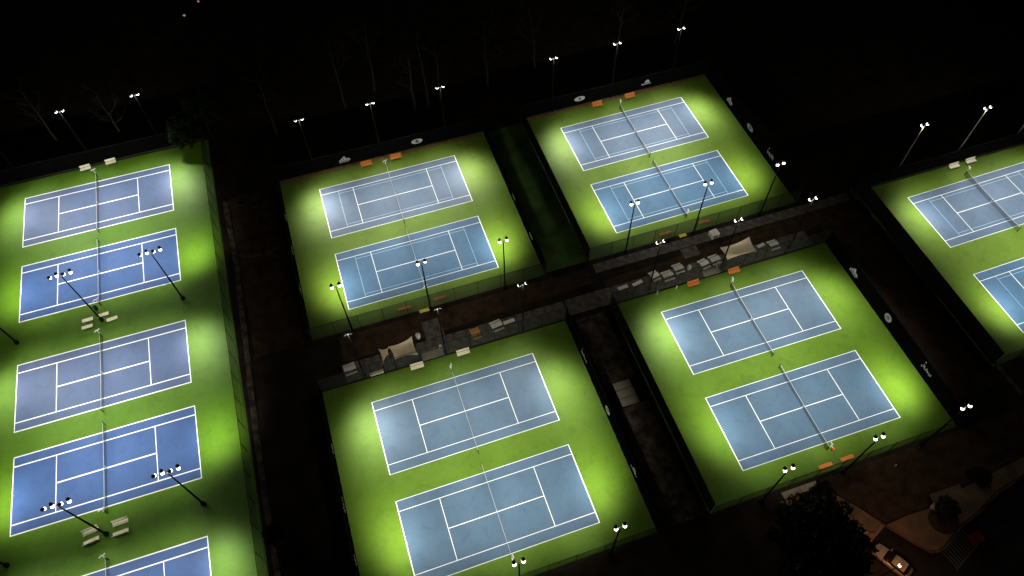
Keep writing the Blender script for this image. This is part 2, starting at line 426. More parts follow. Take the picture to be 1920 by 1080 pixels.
for (y, aims, txt, xs, bk) in rows:
    for (x, s) in xs:
        dim = {}
        if bk == 'B' and y < 70 and s == 0: dim = {1: 0.0}
        if bk == 'C' and y > 40 and s == 0: dim = {1: 0.45}
        far = 0.0
        if bk in 'CE' and ((y > 40 and s == 1) or (y < 40 and s == -1)): far = 2.5
        nm = 'dark' if len(aims) == 1 else 'black'
        floodlight(x, y, aims, f'{nm} floodlight pole, {ordn[s]} one {txt}', dim, sx=s, far=far, bk=bk)

# ------------------------------------------------------------------ fences
FH = 3.4
bay_cache = {}
post_me = MB().tube((0, 0, 0), (0, 0, FH + .03), .045, n=6).box((0, 0, FH + .04), (.08, .08, .04)).mesh('fence_post', M['fence_metal'])
def fence(x0, y0, x1, y1, say, screen=False, emblems=(), gap=None, facing=1, soft=False):
    ln = math.hypot(x1 - x0, y1 - y0); a = math.atan2(y1 - y0, x1 - x0)
    t = empty('court_fence', (x0, y0, 0), a); tag(t, say, 'fence', 'tall fences round the court blocks')
    n = max(1, round(ln / 3.6)); w = ln / n
    key = (round(w, 3), screen)
    if key not in bay_cache:
        b = {}
        b['mesh'] = MB().quad([(.05, 0, .06), (w - .05, 0, .06), (w - .05, 0, FH), (.05, 0, FH)]).mesh('mesh_panel', M['chain'])
        b['rail'] = MB().tube((0, 0, FH), (w, 0, FH), .032, n=6).mesh('top_rail', M['fence_metal'])
        if screen:
            q = MB(); nx, nz = 8, 3; zb = .42 if screen == 'n' else .08
            for j in range(nz + 1):
                for i in range(nx + 1):
                    z = zb + (FH - .04 - zb) * j / nz; sag = 0.03 * math.sin(i * math.pi * 2 / nx) * (j == nz) 
                    q.v.append((.01 + (w - .02) * i / nx, .05 + .02 * math.sin(i * 1.9 + j), z - abs(sag)))
            for j in range(nz):
                for i in range(nx):
                    s = j * (nx + 1) + i; q.f.append((s, s + 1, s + nx + 2, s + nx + 1))
            b['screen'] = q.mesh('windscreen_panel', M['screen'])
        bay_cache[key] = b
    b = bay_cache[key]
    for k in range(n + 1): use(post_me, 'fence_post', t, (k * w, 0, 0))
    for k in range(n):
        if screen: use(b['screen'], 'windscreen_panel', t, (k * w, 0, 0))
        if gap is not None and k == gap: continue
        use(b['mesh'], 'mesh_panel', t, (k * w, 0, 0)); use(b['rail'], 'top_rail', t, (k * w, 0, 0))
    for (u, kind) in emblems:
        EM[kind](t, u, facing, w)
    return t

def sheet(name, pts, mat, z, label=None): return struct(name, flat(pts, z), M[mat], label)
# printed emblems on the windscreens, cut cloth 1 cm thick hanging just in front
def plate(pts, u, fy, z, t, flip=1):
    m = MB(); y0, y1 = fy * .085, fy * .095
    n = len(pts); i = len(m.v)
    pts = [(u + p[0] * flip, z + p[1]) for p in pts]
    m.v += [(p[0], y0, p[1]) for p in pts] + [(p[0], y1, p[1]) for p in pts]
    m.f.append(tuple(i + k for k in range(n))); m.f.append(tuple(i + n + k for k in reversed(range(n))))
    for k in range(n): m.f.append((i + k, i + n + k, i + n + (k + 1) % n, i + (k + 1) % n))
    return m
def join(ms):
    o = MB()
    for m in ms:
        i = len(o.v); o.v += m.v; o.f += [tuple(i + q for q in f) for f in m.f]
    return o
def ell(a, b, n=20): return [(a * math.cos(2 * math.pi * k / n), b * math.sin(2 * math.pi * k / n)) for k in range(n)]
def em_triangle(t, u, f, w):
    fl = -f
    ms = [plate([(-1.0, -.35), (-.62, -.35), (-.78, -.02), (-1.0, -.14)], u, f, 1.75, t, fl),
          plate([(-.55, -.35), (-.15, -.35), (-.42, .34), (-.70, .12)], u, f, 1.75, t, fl),
          plate([(-.08, -.35), (.42, -.35), (.05, .72), (-.32, .48)], u, f, 1.75, t, fl),
          plate([(.50, -.35), (.98, -.35), (.62, .12), (.36, .10)], u, f, 1.75, t, fl)]
    x = -1.0
    for wd in (.24, .20, .08, .20, .22, .26): ms.append(plate([(x, -.68), (x + wd, -.68), (x + wd, -.45), (x, -.45)], u, f, 1.75, t, fl)); x += wd + .09
    tag(join(ms).build('emblem', M['print'], t), 'white striped triangle emblem')
def em_oval(t, u, f, w):
    e = plate(ell(1.0, .55), u, f, 1.8, t).build('emblem', M['print'], t); tag(e, 'white oval emblem with dark figure')
    d = MB(); 
    m = join([plate([(-.10, -.38), (.12, -.30), (.02, .02), (.20, .36), (-.04, .30), (-.16, .05)], u, f * 1.15, 1.8, t), plate([(-.3, -.05), (.34, .02), (.3, .12), (-.3, .06)], u, f * 1.15, 1.8, t)])
    o = m.build('dark_figure', M['screen'], t)
def em_round(t, u, f, w):
    e = plate(ell(.72, .72), u, f, 1.8, t).build('emblem', M['print'], t); tag(e, 'white round emblem')
    m = join([plate([(.3 * math.cos(q), .3 * math.sin(q)) for q in [k * math.pi / 3 for k in range(6)]], u, f * 1.15, 1.8, t)]); m.build('dark_figure', M['screen'], t)
    plate(ell(.14, .14, 10), u, f * 1.3, 1.8, t).build('emblem', M['print'], t)
def em_cloud(t, u, f, w):
    fl = -f
    ms = [plate([(-.45, 0), (.45, 0), (.5, .3), (.25, .62), (-.15, .66), (-.42, .35)], u, f, 1.75, t, fl)]
    x = -1.0
    for wd in (.35, .18, .28, .5, .22): ms.append(plate([(x, -.36), (x + wd, -.36), (x + wd, -.12), (x, -.12)], u, f, 1.75, t, fl)); x += wd + .07
    tag(join(ms).build('emblem', M['print'], t), 'white rounded emblem over a strip of lettering')
def em_script(t, u, f, w):
    r = random.Random(int(u * 10)); ms = []
    x = -1.0
    while x < .95:
        wd = r.uniform(.1, .2); h = r.uniform(.25, .75); z = r.uniform(-.4, -.1)
        ms.append(plate([(x, z), (x + wd * .6, z - .05), (x + wd, z + h), (x + wd * .4, z + h + .05)], u, f, 1.8, t)); x += wd + .08
    ms.append(plate([(p[0] + f * .75, p[1] + .95) for p in ell(.13, .13, 10)], u, f, 1.8, t))
    tag(join(ms).build('emblem', M['print'], t), 'broken white lettering emblem')
def em_small(t, u, f, w):
    ms = [plate([(-.7, -.25), (-.35, -.3), (-.3, .25), (-.6, .2)], u, f, 1.7, t), plate([(-.2, -.3), (.25, -.2), (.3, .1), (-.15, .3)], u, f, 1.7, t), plate([(.4, -.3), (.7, -.3), (.7, .15), (.45, .25)], u, f, 1.7, t)]
    tag(join(ms).build('emblem', M['print'], t), 'small white emblem of three strokes')
EM = dict(tri=em_triangle, oval=em_oval, round=em_round, cloud=em_cloud, script=em_script, small=em_small)

def block_fences(k, west=(), east=(), north=(), south=(), ns=True, gate=None, gate_s=None):
    x0, x1, y0, y1 = BLK[k]['r']; say = BLK[k]['say']
    # local +x runs from the first to the second point; the inner side is local +y for counter-clockwise walls
    fence(x1, y0 + .1, x1, y1 - .1, f'black windscreen fence along the east side of {say}', True, [(y - y0, e) for y, e in east])
    fence(x0, y1 - .1, x0, y0 + .1, f'black windscreen fence along the west side of {say}', True, [(y1 - y, e) for y, e in west], gap=gate)
    ny = y1 + (.6 if k in 'BD' else .15)
    if k in 'BD': sheet('dirt_strip', [(x0, y1), (x1, y1), (x1, y1 + .9), (x0, y1 + .9)], 'conc_dirt', -.005, 'narrow dirt strip painted lit brown along the far end of ' + say)
    fence(x1, ny, x0, ny, f'{"black windscreen" if ns else "see-through chain-link"} fence at the far end of {say}', 'n' if ns else False, [(x1 - x, e) for x, e in north])
    fence(x0, y0 - .15, x1, y0 - .15, f'see-through chain-link fence at the near end of {say}', False, gap=gate_s)
block_fences('B', west=[(83.3, 'small'), (76.1, 'script'), (68.7, 'script')], east=[(75.2, 'small'), (66.7, 'small')], north=[(-.7, 'tri'), (12.0, 'oval')],)
block_fences('C', west=[(42.1, 'small'), (34.2, 'script'), (27.2, 'small')], east=[(43.9, 'script'), (35.3, 'round'), (26.4, 'cloud')], ns=False)
block_fences('D', north=[(42.5, 'oval'), (55.7, 'cloud')], east=[(84.0, 'tri'), (76.7, 'oval'), (69.7, 'script')],)
block_fences('E', east=[(44.3, 'tri'), (35.7, 'round'), (26.7, 'script')], ns=False)
block_fences('F', ns=True)
x0, x1, y0, y1 = BLK['A']['r']
fence(x1 - .4, 6, x1 - .4, y1, 'see-through chain-link fence along the east side of the long left court bank')
fence(x1 - .4, y1 + .15, x0, y1 + .15, 'black windscreen fence at the far end of the long left court bank', 'n')

# ------------------------------------------------------------------ ground sheets between the blocks
def sheet(name, pts, mat, z, label=None): return struct(name, flat(pts, z), M[mat], label)
sheet('turf_strip', [(24.3, 60.5), (31.0, 60.5), (31.0, 93.0), (24.3, 92.4)], 'green_grass', .0, 'dim grass strip between the two upper court pairs')
sheet('mulch_bed', [(-8.5, 55.0), (30.4, 56.4), (30.4, 59.2), (-8.5, 59.4)], 'mulch', .0, 'mulch bed in the aisle of the middle courts')
sheet('mulch_bed', [(32, 54.9), (68, 54.9), (76, 57.9), (62.6, 57.9), (52, 56.9), (38, 56.4), (32, 56.4)], 'mulch', .0, 'mulch bed in the aisle of the right courts')
AX = [-9, -6, -3.1, 0, 3.0, 6.2, 9.3, 12.4, 15.5, 18.6, 21.7, 24.8, 27.9, 31, 34, 37, 40, 43, 46, 49, 52, 55, 58, 61, 64]
def slabs(name, x0, x1, y0, y1, nx, ny, mat, label, z=.02, gapw=.05, rz=0):
    t = empty(name, (x0, y0, 0), rz); t['kind'] = 'structure'; t['label'] = label
    w, h = (x1 - x0) / nx, (y1 - y0) / ny
    me = MB().box((w / 2, h / 2, z - .05), (w - gapw, h - gapw, .1)).mesh('paving_slab', M[mat])
    for i in range(nx):
        for j in range(ny): use(me, 'paving_slab', t, (i * w, j * h, random.uniform(-.006, .006)))
    return t
slabs('pavement', -9.0, 24.8, 51.75, 54.75, 11, 1, 'conc', 'grey concrete walk along the lower middle court pair')
slabs('pavement', 25.0, 66.0, 51.95, 54.85, 13, 1, 'conc', 'grey concrete walk along the lower right court pair')
slabs('pavement', 3.6, 6.4, 54.8, 58.0, 1, 1, 'conc', 'square concrete cross path beside the shade sail')
slabs('pavement', 31.5, 76.5, 57.9, 59.6, 12, 1, 'conc', 'concrete path in front of the upper right court pair', .015)
slabs('pavement', 45.6, 48.4, 55.9, 57.8, 1, 1, 'conc', 'concrete pad below the yellow bench')
slabs('pavement', 2.3, 5.5, 51.6, 52.9, 1, 1, 'conc_p', 'concrete apron, lit patch painted pale, at the gate of the lower middle pair', .045)  # lamp spill at the gate is put into the slab's paler colour
slabs('pavement', 47.0, 49.9, 51.8, 52.9, 1, 1, 'conc_p', 'concrete apron, lit patch painted pale, at the gate of the lower right pair', .045)  # same lit patch, painted by the paler slab at this gate
slabs('stepping_slabs', 26.5, 29.1, 35.8, 39.6, 1, 3, 'conc_p', 'three pale concrete slabs between the two lower court pairs', .05, .1)
sheet('path', [(25.2, 19), (30.2, 19), (30.2, 35.7), (25.4, 35.7)], 'dirt', .0, 'worn dirt path between the two lower court pairs')
sheet('path', [(25.4, 39.7), (30.2, 39.7), (30.0, 51), (25.4, 51)], 'dirt', .0, 'dark dirt path north of the three slabs')
def ribbon(name, pts, w, mat, z, label):
    m = MB(); l, r = [], []
    for i, p in enumerate(pts):
        a = Vector(pts[max(0, i - 1)]); b = Vector(pts[min(len(pts) - 1, i + 1)]); d = (b - a).normalized(); n = Vector((-d.y, d.x))
        ww = w * (.7 + .5 * noise.noise(Vector((i * .9, w, z * 40))) + .15) 
        l.append(Vector(p) + n * ww / 2); r.append(Vector(p) - n * ww / 2)
    m.prism([(q.x, q.y) for q in l] + [(q.x, q.y) for q in reversed(r)], z - .05, z)
    return struct(name, m, M[mat], label)
def curve(pts, n=6):
    out = []
    for i in range(len(pts) - 1):
        p0, p1, p2, p3 = [Vector(pts[min(len(pts) - 1, max(0, q))]) for q in (i - 1, i, i + 1, i + 2)]
        for k in range(n):
            t = k / n; out.append(tuple(.5 * ((2 * p1) + (p2 - p0) * t + (2 * p0 - 5 * p1 + 4 * p2 - p3) * t * t + (3 * p1 - p0 - 3 * p2 + p3) * t ** 3)))
    out.append(tuple(pts[-1])); return out
ribbon('path', curve([(-21.6, 91.5), (-21.5, 86), (-21.3, 80), (-21.2, 77), (-21.5, 71), (-21.6, 63), (-21.8, 57.5), (-22, 46), (-22, 34), (-21.6, 20)]), .9, 'dirt', .0, 'pale worn track beside the left bank fence')
ribbon('path', curve([(-21.8, 91.5), (-20.1, 90.3), (-17.6, 88.9), (-15.1, 88.0)]), .35, 'dirt', .008, 'thin pale trail curving off at the top')
ribbon('path', curve([(-21.3, 79.6), (-18.9, 78.6), (-16.4, 78.4), (-14.3, 79.0)]), .7, 'dirt', .008, 'pale trail crossing between left bank and middle courts')
sheet('mulch_bed', [(-20.6, 60), (-13.4, 60), (-13.4, 92), (-20.8, 92)], 'mulch', -.004, 'reddish mulch west of the upper middle pair')
sheet('path', [(79.0, 20), (79.55, 20), (78.0, 60), (77.5, 60)], 'dirt', .0, 'thin pale strip along the right edge pair')
sheet('mulch_bed', [(69, 22), (76.5, 22), (76.5, 57), (69, 57)], 'mulch', -.004, 'dark mulch between the lower right and right edge pairs')

# lower right plaza
sheet('mulch_bed', [(46.5, 18.3), (78, 18.3), (78, 13.2), (65, 11.9), (58.9, 12.5), (57.5, 10.9), (51.4, 10.9), (49.4, 13.8), (47.6, 16.2)], 'mulch', .0, 'brown mulch lawn below the lower right pair')
slabs('pavement', 41.0, 46.0, 17.5, 18.4, 2, 1, 'conc_p', 'pale concrete strip by the near fence of the lower right pair', .03)
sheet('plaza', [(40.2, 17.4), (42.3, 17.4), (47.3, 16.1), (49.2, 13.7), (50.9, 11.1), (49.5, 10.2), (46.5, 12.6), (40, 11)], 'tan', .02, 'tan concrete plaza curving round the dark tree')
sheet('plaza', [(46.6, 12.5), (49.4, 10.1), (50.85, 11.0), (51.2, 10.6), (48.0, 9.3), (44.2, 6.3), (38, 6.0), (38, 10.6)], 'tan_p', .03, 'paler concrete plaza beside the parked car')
P3 = [(51.3, 10.6), (54.4, 10.8), (57.1, 10.7), (58.6, 10.7), (58.7, 12.2), (63.2, 12.1), (63.1, 11.5), (65.3, 11.7), (73.9, 12.6), (80, 13.2), (80, 12.0), (72.4, 10.7), (67.2, 9.9), (62.9, 8.4), (59.9, 7.7), (57.7, 6.7), (56.4, 6.15), (55.4, 6.0), (54.5, 6.3), (53.5, 7.4)]
sheet('plaza', P3, 'tan', .02, 'tan concrete plaza with the round planting bed')
sheet('road', [(20, -40), (130, -40), (130, 12.9), (80, 11.5), (67.2, 9.6), (60, 7.3), (55.6, 5.6), (54, 6.0), (51.2, 10.2), (48.1, 8.8), (44.2, 5.9), (30, 2)], 'asphalt', -.006, 'black asphalt car park')
kb = ribbon('kerb', [(51.15, 10.4), (52.3, 8.9), (53.4, 7.25), (54.4, 6.1), (55.4, 5.8), (56.5, 5.95), (57.8, 6.5), (60, 7.5), (63, 8.2), (67.3, 9.7), (72.5, 10.5), (80, 11.9)], .16, 'tan', .12, 'raised kerb between plaza and car park')
hz = empty('hatched_marking', (0, 0, 0)); hz['kind'] = 'structure'; hz['label'] = 'painted diagonal stripes on the car park'
q0, q1, q2, q3 = [Vector(p) for p in ((55.7, 5.5), (59.9, 7.2), (60.6, 5.0), (56.2, 3.3))]
for k in range(11):
    a = (k + .5) / 11; p = q0.lerp(q1, a); q = q3.lerp(q2, a); d = (q1 - q0).normalized() * .05
    MB().prism([tuple(p - d), tuple(p + d), tuple(q + d), tuple(q - d)], .0, .004).build('painted_stripe', M['worn'], hz)
MB().prism([tuple(q3), tuple(q2), tuple(q2 + Vector((0, .1))), tuple(q3 + Vector((0, .1)))], .0, .004).build('painted_stripe', M['worn'], hz)
slabs('tactile_paving', 59.9, 61.8, 5.1, 6.4, 3, 2, 'tactile', 'red tactile paving at the car park corner', .03, .03)
def bed_pts(cx, cy, a, b, n=28): return [(cx + a * math.cos(2 * math.pi * k / n), cy + b * math.sin(2 * math.pi * k / n)) for k in range(n)]
sheet('planting_bed', bed_pts(58.4, 8.9, 1.9, 1.7), 'mulch', .05, 'round dark planting bed in the plaza')

# ------------------------------------------------------------------ benches, tables, shade sails
def bench_proto(mat, back=True, ln=1.9):
    t = empty('bench', (0, 0, 0))
    s = MB()
    for k in range(3): s.box((0, .0 + .17 * k - .17, .45), (ln, .155, .05))
    s.box((0, -.27, .425), (ln, .03, .09)).build('seat', M[mat], t)
    if back:
        b = MB()
        for k in range(2): b.box((0, .30 + .05 * k, .64 + .2 * k), (ln, .05, .17))
        b.build('backrest', M[mat], t)
    for sx in (-1, 1):
        l = MB().box((sx * (ln / 2 - .25), -.18, .21), (.06, .06, .42)).box((sx * (ln / 2 - .25), .2, .21), (.06, .06, .42)).box((sx * (ln / 2 - .25), 0, .40), (.06, .5, .04))
        if back: l.box((sx * (ln / 2 - .25), .36, .65), (.05, .05, .6))
        l.build('leg', M['galv'], t)
    return t
protos = {}
def place(kind, maker, x, y, rz, label, cat, group):
    if kind not in protos: o = maker(); protos[kind] = o
    else: o = copy_tree(protos[kind])
    o.location = (x, y, 0); o.rotation_euler = (0, 0, rz)
    tag(o, label, cat, group); return o
def bench(mat, x, y, rz, label, back=True, ln=1.9, group='court benches'):
    return place(('b', mat, back, ln), lambda: bench_proto(mat, back, ln), x, y, R(rz), label, 'bench', group)
bench('orange', 2.6, 91.6, 0, 'orange bench at the far fence of the upper middle pair, by the triangle emblem')
bench('orange', 7.8, 91.6, 0, 'orange bench at the far fence of the upper middle pair, nearer the oval emblem')
bench('orange', 45.6, 92.3, 0, 'orange bench at the far fence of the upper right pair, beside the oval emblem')
bench('orange', 52.1, 92.4, 0, 'orange bench at the far fence of the upper right pair, beside the rounded emblem')
bench('orange', 1.9, 60.9, 180, 'shaded orange bench by the near fence of the upper middle pair, west of the gate')
bench('orange', 7.4, 60.95, 180, 'shaded orange bench by the near fence of the upper middle pair, east of the gate')
bench('yellow', 4.6, 59.6, 180, 'yellow bench outside the near gate of the upper middle pair', back=False, ln=1.5)
bench('orange', 44.7, 61.2, 180, 'orange bench by the near fence of the upper right pair, west of the gate')
bench('orange', 51.6, 61.3, 180, 'orange bench by the near fence of the upper right pair, east of the gate')
bench('yellow', 47.1, 59.95, 180, 'yellow bench outside the near gate of the upper right pair', back=False, ln=1.2)
bench('cream', 1.25, 50.8, 0, 'cream bench at the far fence of the lower middle pair, below the shade sail')
bench('cream', 8.1, 50.85, 0, 'cream bench at the far fence of the lower middle pair, east of the pale apron')
bench('orange', 44.6, 51.0, 0, 'orange bench at the far fence of the lower right pair, west of the gate')
bench('orange', 51.5, 51.1, 0, 'orange bench at the far fence of the lower right pair, below the shade sail')
bench('orange', 48.1, 19.6, 180, 'orange bench at the near fence of the lower right pair, west one')
bench('orange', 51.3, 19.6, 180, 'orange bench at the near fence of the lower right pair, touching the pole base')
bench('cream', 96.8, 58.5, 0, 'pale bench at the far fence of the right edge pair, west one')
bench('cream', 100.2, 58.6, 0, 'pale bench at the far fence of the right edge pair, east one')
bench('cream', -43.6, 106.6, 4, 'cream bench at the top of the left bank, west of the net post', ln=1.7)
bench('cream', -39.4, 106.7, 4, 'cream bench at the top of the left bank, east of the net post', ln=1.7)
for (x, y, rz, w) in ((-43.5, 74.35, 2, 'north-west'), (-43.55, 73.05, 182, 'south-west'), (-41.25, 74.55, 4, 'north-east'), (-40.0, 73.35, 6, 'south-east')):
    bench('cream', x, y, rz, f'cream bench by the second row pole on the left bank, {w} of the four', back=False, ln=1.55)
for (x, y, rz, w) in ((-43.35, 41.45, 9, 'north-west'), (-43.3, 40.2, 188, 'south-west'), (-39.75, 41.4, 2, 'north-east'), (-39.75, 40.1, 183, 'south-east')):
    bench('cream', x, y, rz, f'cream bench by the nearest pole row on the left bank, {w} of the four', ln=1.9)

def table_proto(mat, ln=1.8):
    t = empty('picnic_table', (0, 0, 0))
    m = MB()
    for k in range(4): m.box((0, -.29 + .195 * k, .74), (ln, .175, .05))
    m.build('tabletop', M[mat], t)
    for s in (-1, 1):
        m = MB()
        for k in range(2): m.box((0, s * (.70 + .15 * k), .45), (ln, .14, .05))
        m.build('seat', M[mat], t)
        MB().tube((s * ln * .35, -.75, 0), (s * ln * .35, -.2, .71), .03).tube((s * ln * .35, .75, 0), (s * ln * .35, .2, .71), .03).box((s * ln * .35, 0, .40), (.05, 1.7, .05)).build('leg_frame', M['galv'], t)
    return t
def table(mat, x, y, rz, label, ln=1.7):
    return place(('t', mat, ln), lambda: table_proto(mat, ln), x, y, R(rz), label, 'picnic table', 'tables and benches along the middle aisle')
G2 = 'tables and benches along the middle aisle'
table('ochre', 10.7, 53.3, 5, 'ochre wooden picnic table on the walk east of the concrete cross path', 1.35)
table('bleach', 14.0, 53.6, 8, 'pale picnic table between the ochre table and a narrow bench', 1.7)
bench('bleach', 15.95, 53.75, 4, 'narrow pale backless bench east of the pale picnic table', False, 1.7, G2)
table('bleach', -7.9, 53.5, 6, 'dim grey picnic table at the dark west end of the aisle', 1.7)
bench('cream', -4.4, 51.7, 0, 'long cream backless bench beside the drooping shade sail corner', False, 1.9, G2)
bench('bleach', 34.2, 53.9, 4, 'dim backless bench farthest west on the right aisle', False, 1.6, G2)
bench('bleach', 36.6, 53.9, 12, 'dim backless bench second from the west on the right aisle', False, 1.7, G2)
table('bleach', 39.6, 54.2, 8, 'grey picnic table crossed by the thin black pole', 1.3)
table('bleach', 41.5, 53.6, 3, 'grey picnic table just east of the thin black pole', 1.7)
table('bleach', 43.6, 54.3, 3, 'grey picnic table standing alone midway along the right aisle', 1.55)
table('bleach', 47.75, 53.8, 10, 'tilted grey picnic table, second west of the shade sail', 1.4)
table('bleach', 49.7, 54.0, 4, 'grey picnic table closest to the west side of the shade sail', 1.6)
bench('bleach', 57.8, 54.2, 10, 'narrow pale bench east of the right shade sail', False, 1.3, G2)
table('bleach', 59.7, 53.6, 2, 'grey picnic table farthest east on the right aisle', 1.5)
def cab(x, y, w, d, h, mat, label, name='utility_box', cat='utility box', rz=0):
    t = empty(name, (x, y, 0), R(rz)); tag(t, label, cat)
    MB().box((0, 0, h / 2), (w, d, h)).build('cabinet', M[mat], t)
    MB().box((0, 0, h + .03), (w + .08, d + .08, .05)).build('lid', M[mat], t)
    MB().box((0, -d / 2 - .012, h * .5), (w * .7, .02, h * .7)).build('door', M['galv'], t)
    return t
cab(51.9, 58.6, 1.3, 1.1, .8, 'bleach', 'squat grey cabinet on the path of the upper right pair', rz=8)
cab(5.2, 52.75, .35, .3, 1.0, 'bleach', 'small pale utility box at the foot of a pole, middle aisle')
cab(49.7, 53.0, .35, .3, 1.0, 'bleach', 'small pale utility box at the foot of a pole, right aisle')
def bin_(x, y, r, h, mat, label, cat, name):
    t = empty(name, (x, y, 0)); tag(t, label, cat)
    MB().lathe([(r * .8, 0), (r, h * .9), (r, h)], (0, 0, 0), n=14).build('barrel', M[mat], t, True)
    MB().lathe([(r * 1.06, h), (r * 1.06, h + .05), (r * .5, h + .12)], (0, 0, 0), n=14).build('lid', M[mat], t, True)
bin_(-42.35, 76.1, .3, .8, 'cap', 'black round bin near the second left bank net', 'bin', 'litter_bin')
bin_(2.6, 55.6, .35, .8, 'bleach', 'grey round bin beside the cross path near the shade sail', 'bin', 'litter_bin')
bin_(45.3, 53.9, .3, .8, 'bleach', 'grey round bin between picnic tables on the right aisle', 'bin', 'litter_bin')
bin_(50.25, 21.3, .2, .45, 'red', 'small red ball bucket at the net post of the lower right pair', 'bucket', 'ball_bucket')
bin_(58.0, 10.6, .35, .7, 'conc_p', 'pale round pot by the shrub in the plaza', 'planter', 'plant_pot')
def marker(x, y, h, label):
    t = empty('marker_post', (x, y, 0)); tag(t, label, 'marker post')
    MB().box((0, 0, h / 2), (.10, .10, h)).build('post', M['tape'], t); MB().box((0, 0, h + .06), (.16, .16, .12), top=.6).build('cap', M['tape'], t)
marker(38.7, 51.25, .9, 'short white post inside the far fence of the lower right pair, westernmost')
marker(41.9, 51.25, .7, 'short white post inside the far fence of the lower right pair, by the orange bench')
marker(56.8, 16.8, .4, 'tiny white marker alone on the dark mulch lawn')
# gate leaf standing open on the west side of the lower right pair, pole frames at the near gates
t = empty('gate', (31.05, 36.4, 0), R(225)); tag(t, 'open chain-link gate on the west side of the lower right pair', 'gate')
MB().tube((0, 0, .1), (0, 0, 2.3), .03).tube((1.4, 0, .1), (1.4, 0, 2.3), .03).tube((0, 0, 2.3), (1.4, 0, 2.3), .03).tube((0, 0, .1), (1.4, 0, .1), .03).build('gate_frame', M['galv'], t)
MB().quad([(0, 0, .1), (1.4, 0, .1), (1.4, 0, 2.3), (0, 0, 2.3)]).build('mesh_panel', M['chain'], t)

def sail(corners, heights, say, sag=.35, mast=True, n=12):
    t = empty('shade_sail', (corners[0][0], corners[0][1], 0)); tag(t, say, 'shade sail')
    o = Vector(corners[0]); c = [Vector((p[0] - o.x, p[1] - o.y, h)) for p, h in zip(corners, heights)]
    m = MB(); cen = sum(c, Vector()) / len(c); k = len(c)
    if k == 3: c = c + [c[2]]
    for j in range(n + 1):
        for i in range(n + 1):
            u, v = i / n, j / n
            p = c[0].lerp(c[1], u).lerp(c[3].lerp(c[2], u), v)
            # edges pull inwards between the corners
            iu = .20 * (4 * v * (1 - v)) * (1 if u < .5 else -1) * abs(2 * u - 1) ** 3 * .9
            iv = .34 * (4 * u * (1 - u)) * (1 if v < .5 else -1) * abs(2 * v - 1) ** 3 * .9
            e1 = (c[1] - c[0]).normalized(); e2 = (c[3] - c[0]).normalized() if (c[3] - c[0]).length else e1
            p = p + e1 * iu + e2 * iv + Vector((0, 0, -sag * 16 * u * (1 - u) * v * (1 - v)))
            m.v.append(tuple(p))
    for j in range(n):
        for i in range(n):
            a = j * (n + 1) + i; m.f.append((a, a + 1, a + n + 2, a + n + 1))
    cl = m.build('canopy', M['sail'], t, True)
    sm = cl.modifiers.new('thick', 'SOLIDIFY'); sm.thickness = .02
    if mast:
        for p in c[:k]:
            d = (Vector((p.x, p.y, 0)) - Vector((cen.x, cen.y, 0))).normalized() * .18
            MB().tube((p.x + d.x, p.y + d.y, 0), (p.x + d.x, p.y + d.y, p.z + .15), .05, n=8).build('mast', M['pole'], t)
sail([(50.1, 54.3), (55.2, 54.6), (55.2, 51.9), (50.0, 51.7)], [3.0, 3.3, 2.8, 3.1], 'cream shade sail over the walk by the lower right pair')
sail([(-1.9, 53.8), (1.7, 54.2), (1.8, 51.3), (-1.5, 51.5)], [3.0, 3.3, 2.8, 2.9], 'cream shade sail over the walk by the lower middle pair')
sail([(-3.3, 53.9), (-1.7, 53.75), (-2.1, 52.6), (-3.2, 51.4)], [3.0, 3.0, 2.9, 2.8], 'narrow cream sail overlapping the west end of the larger one', .1)
# dark bits of furniture under the sails
bench('galv', .6, 52.0, 0, 'dark bench in the shade under the middle cream sail', True, 1.9, G2)
bench('galv', 52.9, 52.7, 0, 'dark bench in the shade under the right cream sail', True, 1.9, G2)
# railings near the plaza
def railing(a, b, label, h=1.0):
    a, b = Vector(a), Vector(b); ln = (b - a).length
    t = empty('railing', (a.x, a.y, 0), math.atan2(b.y - a.y, b.x - a.x)); tag(t, label, 'railing')
    for z in (h, h * .5): MB().tube((0, 0, z), (ln, 0, z), .04, n=6).build('rail', M['cap'], t)
    n = max(1, round(ln / 1.8))
    for k in range(n + 1): MB().tube((ln * k / n, 0, 0), (ln * k / n, 0, h), .04, n=6).build('post', M['cap'], t)
railing((45.6, 9.8), (49.0, 10.4), 'short black handrail between the dark tree and the car')
railing((60.3, 7.75), (72.0, 10.6), 'long black railing along the plaza kerb')

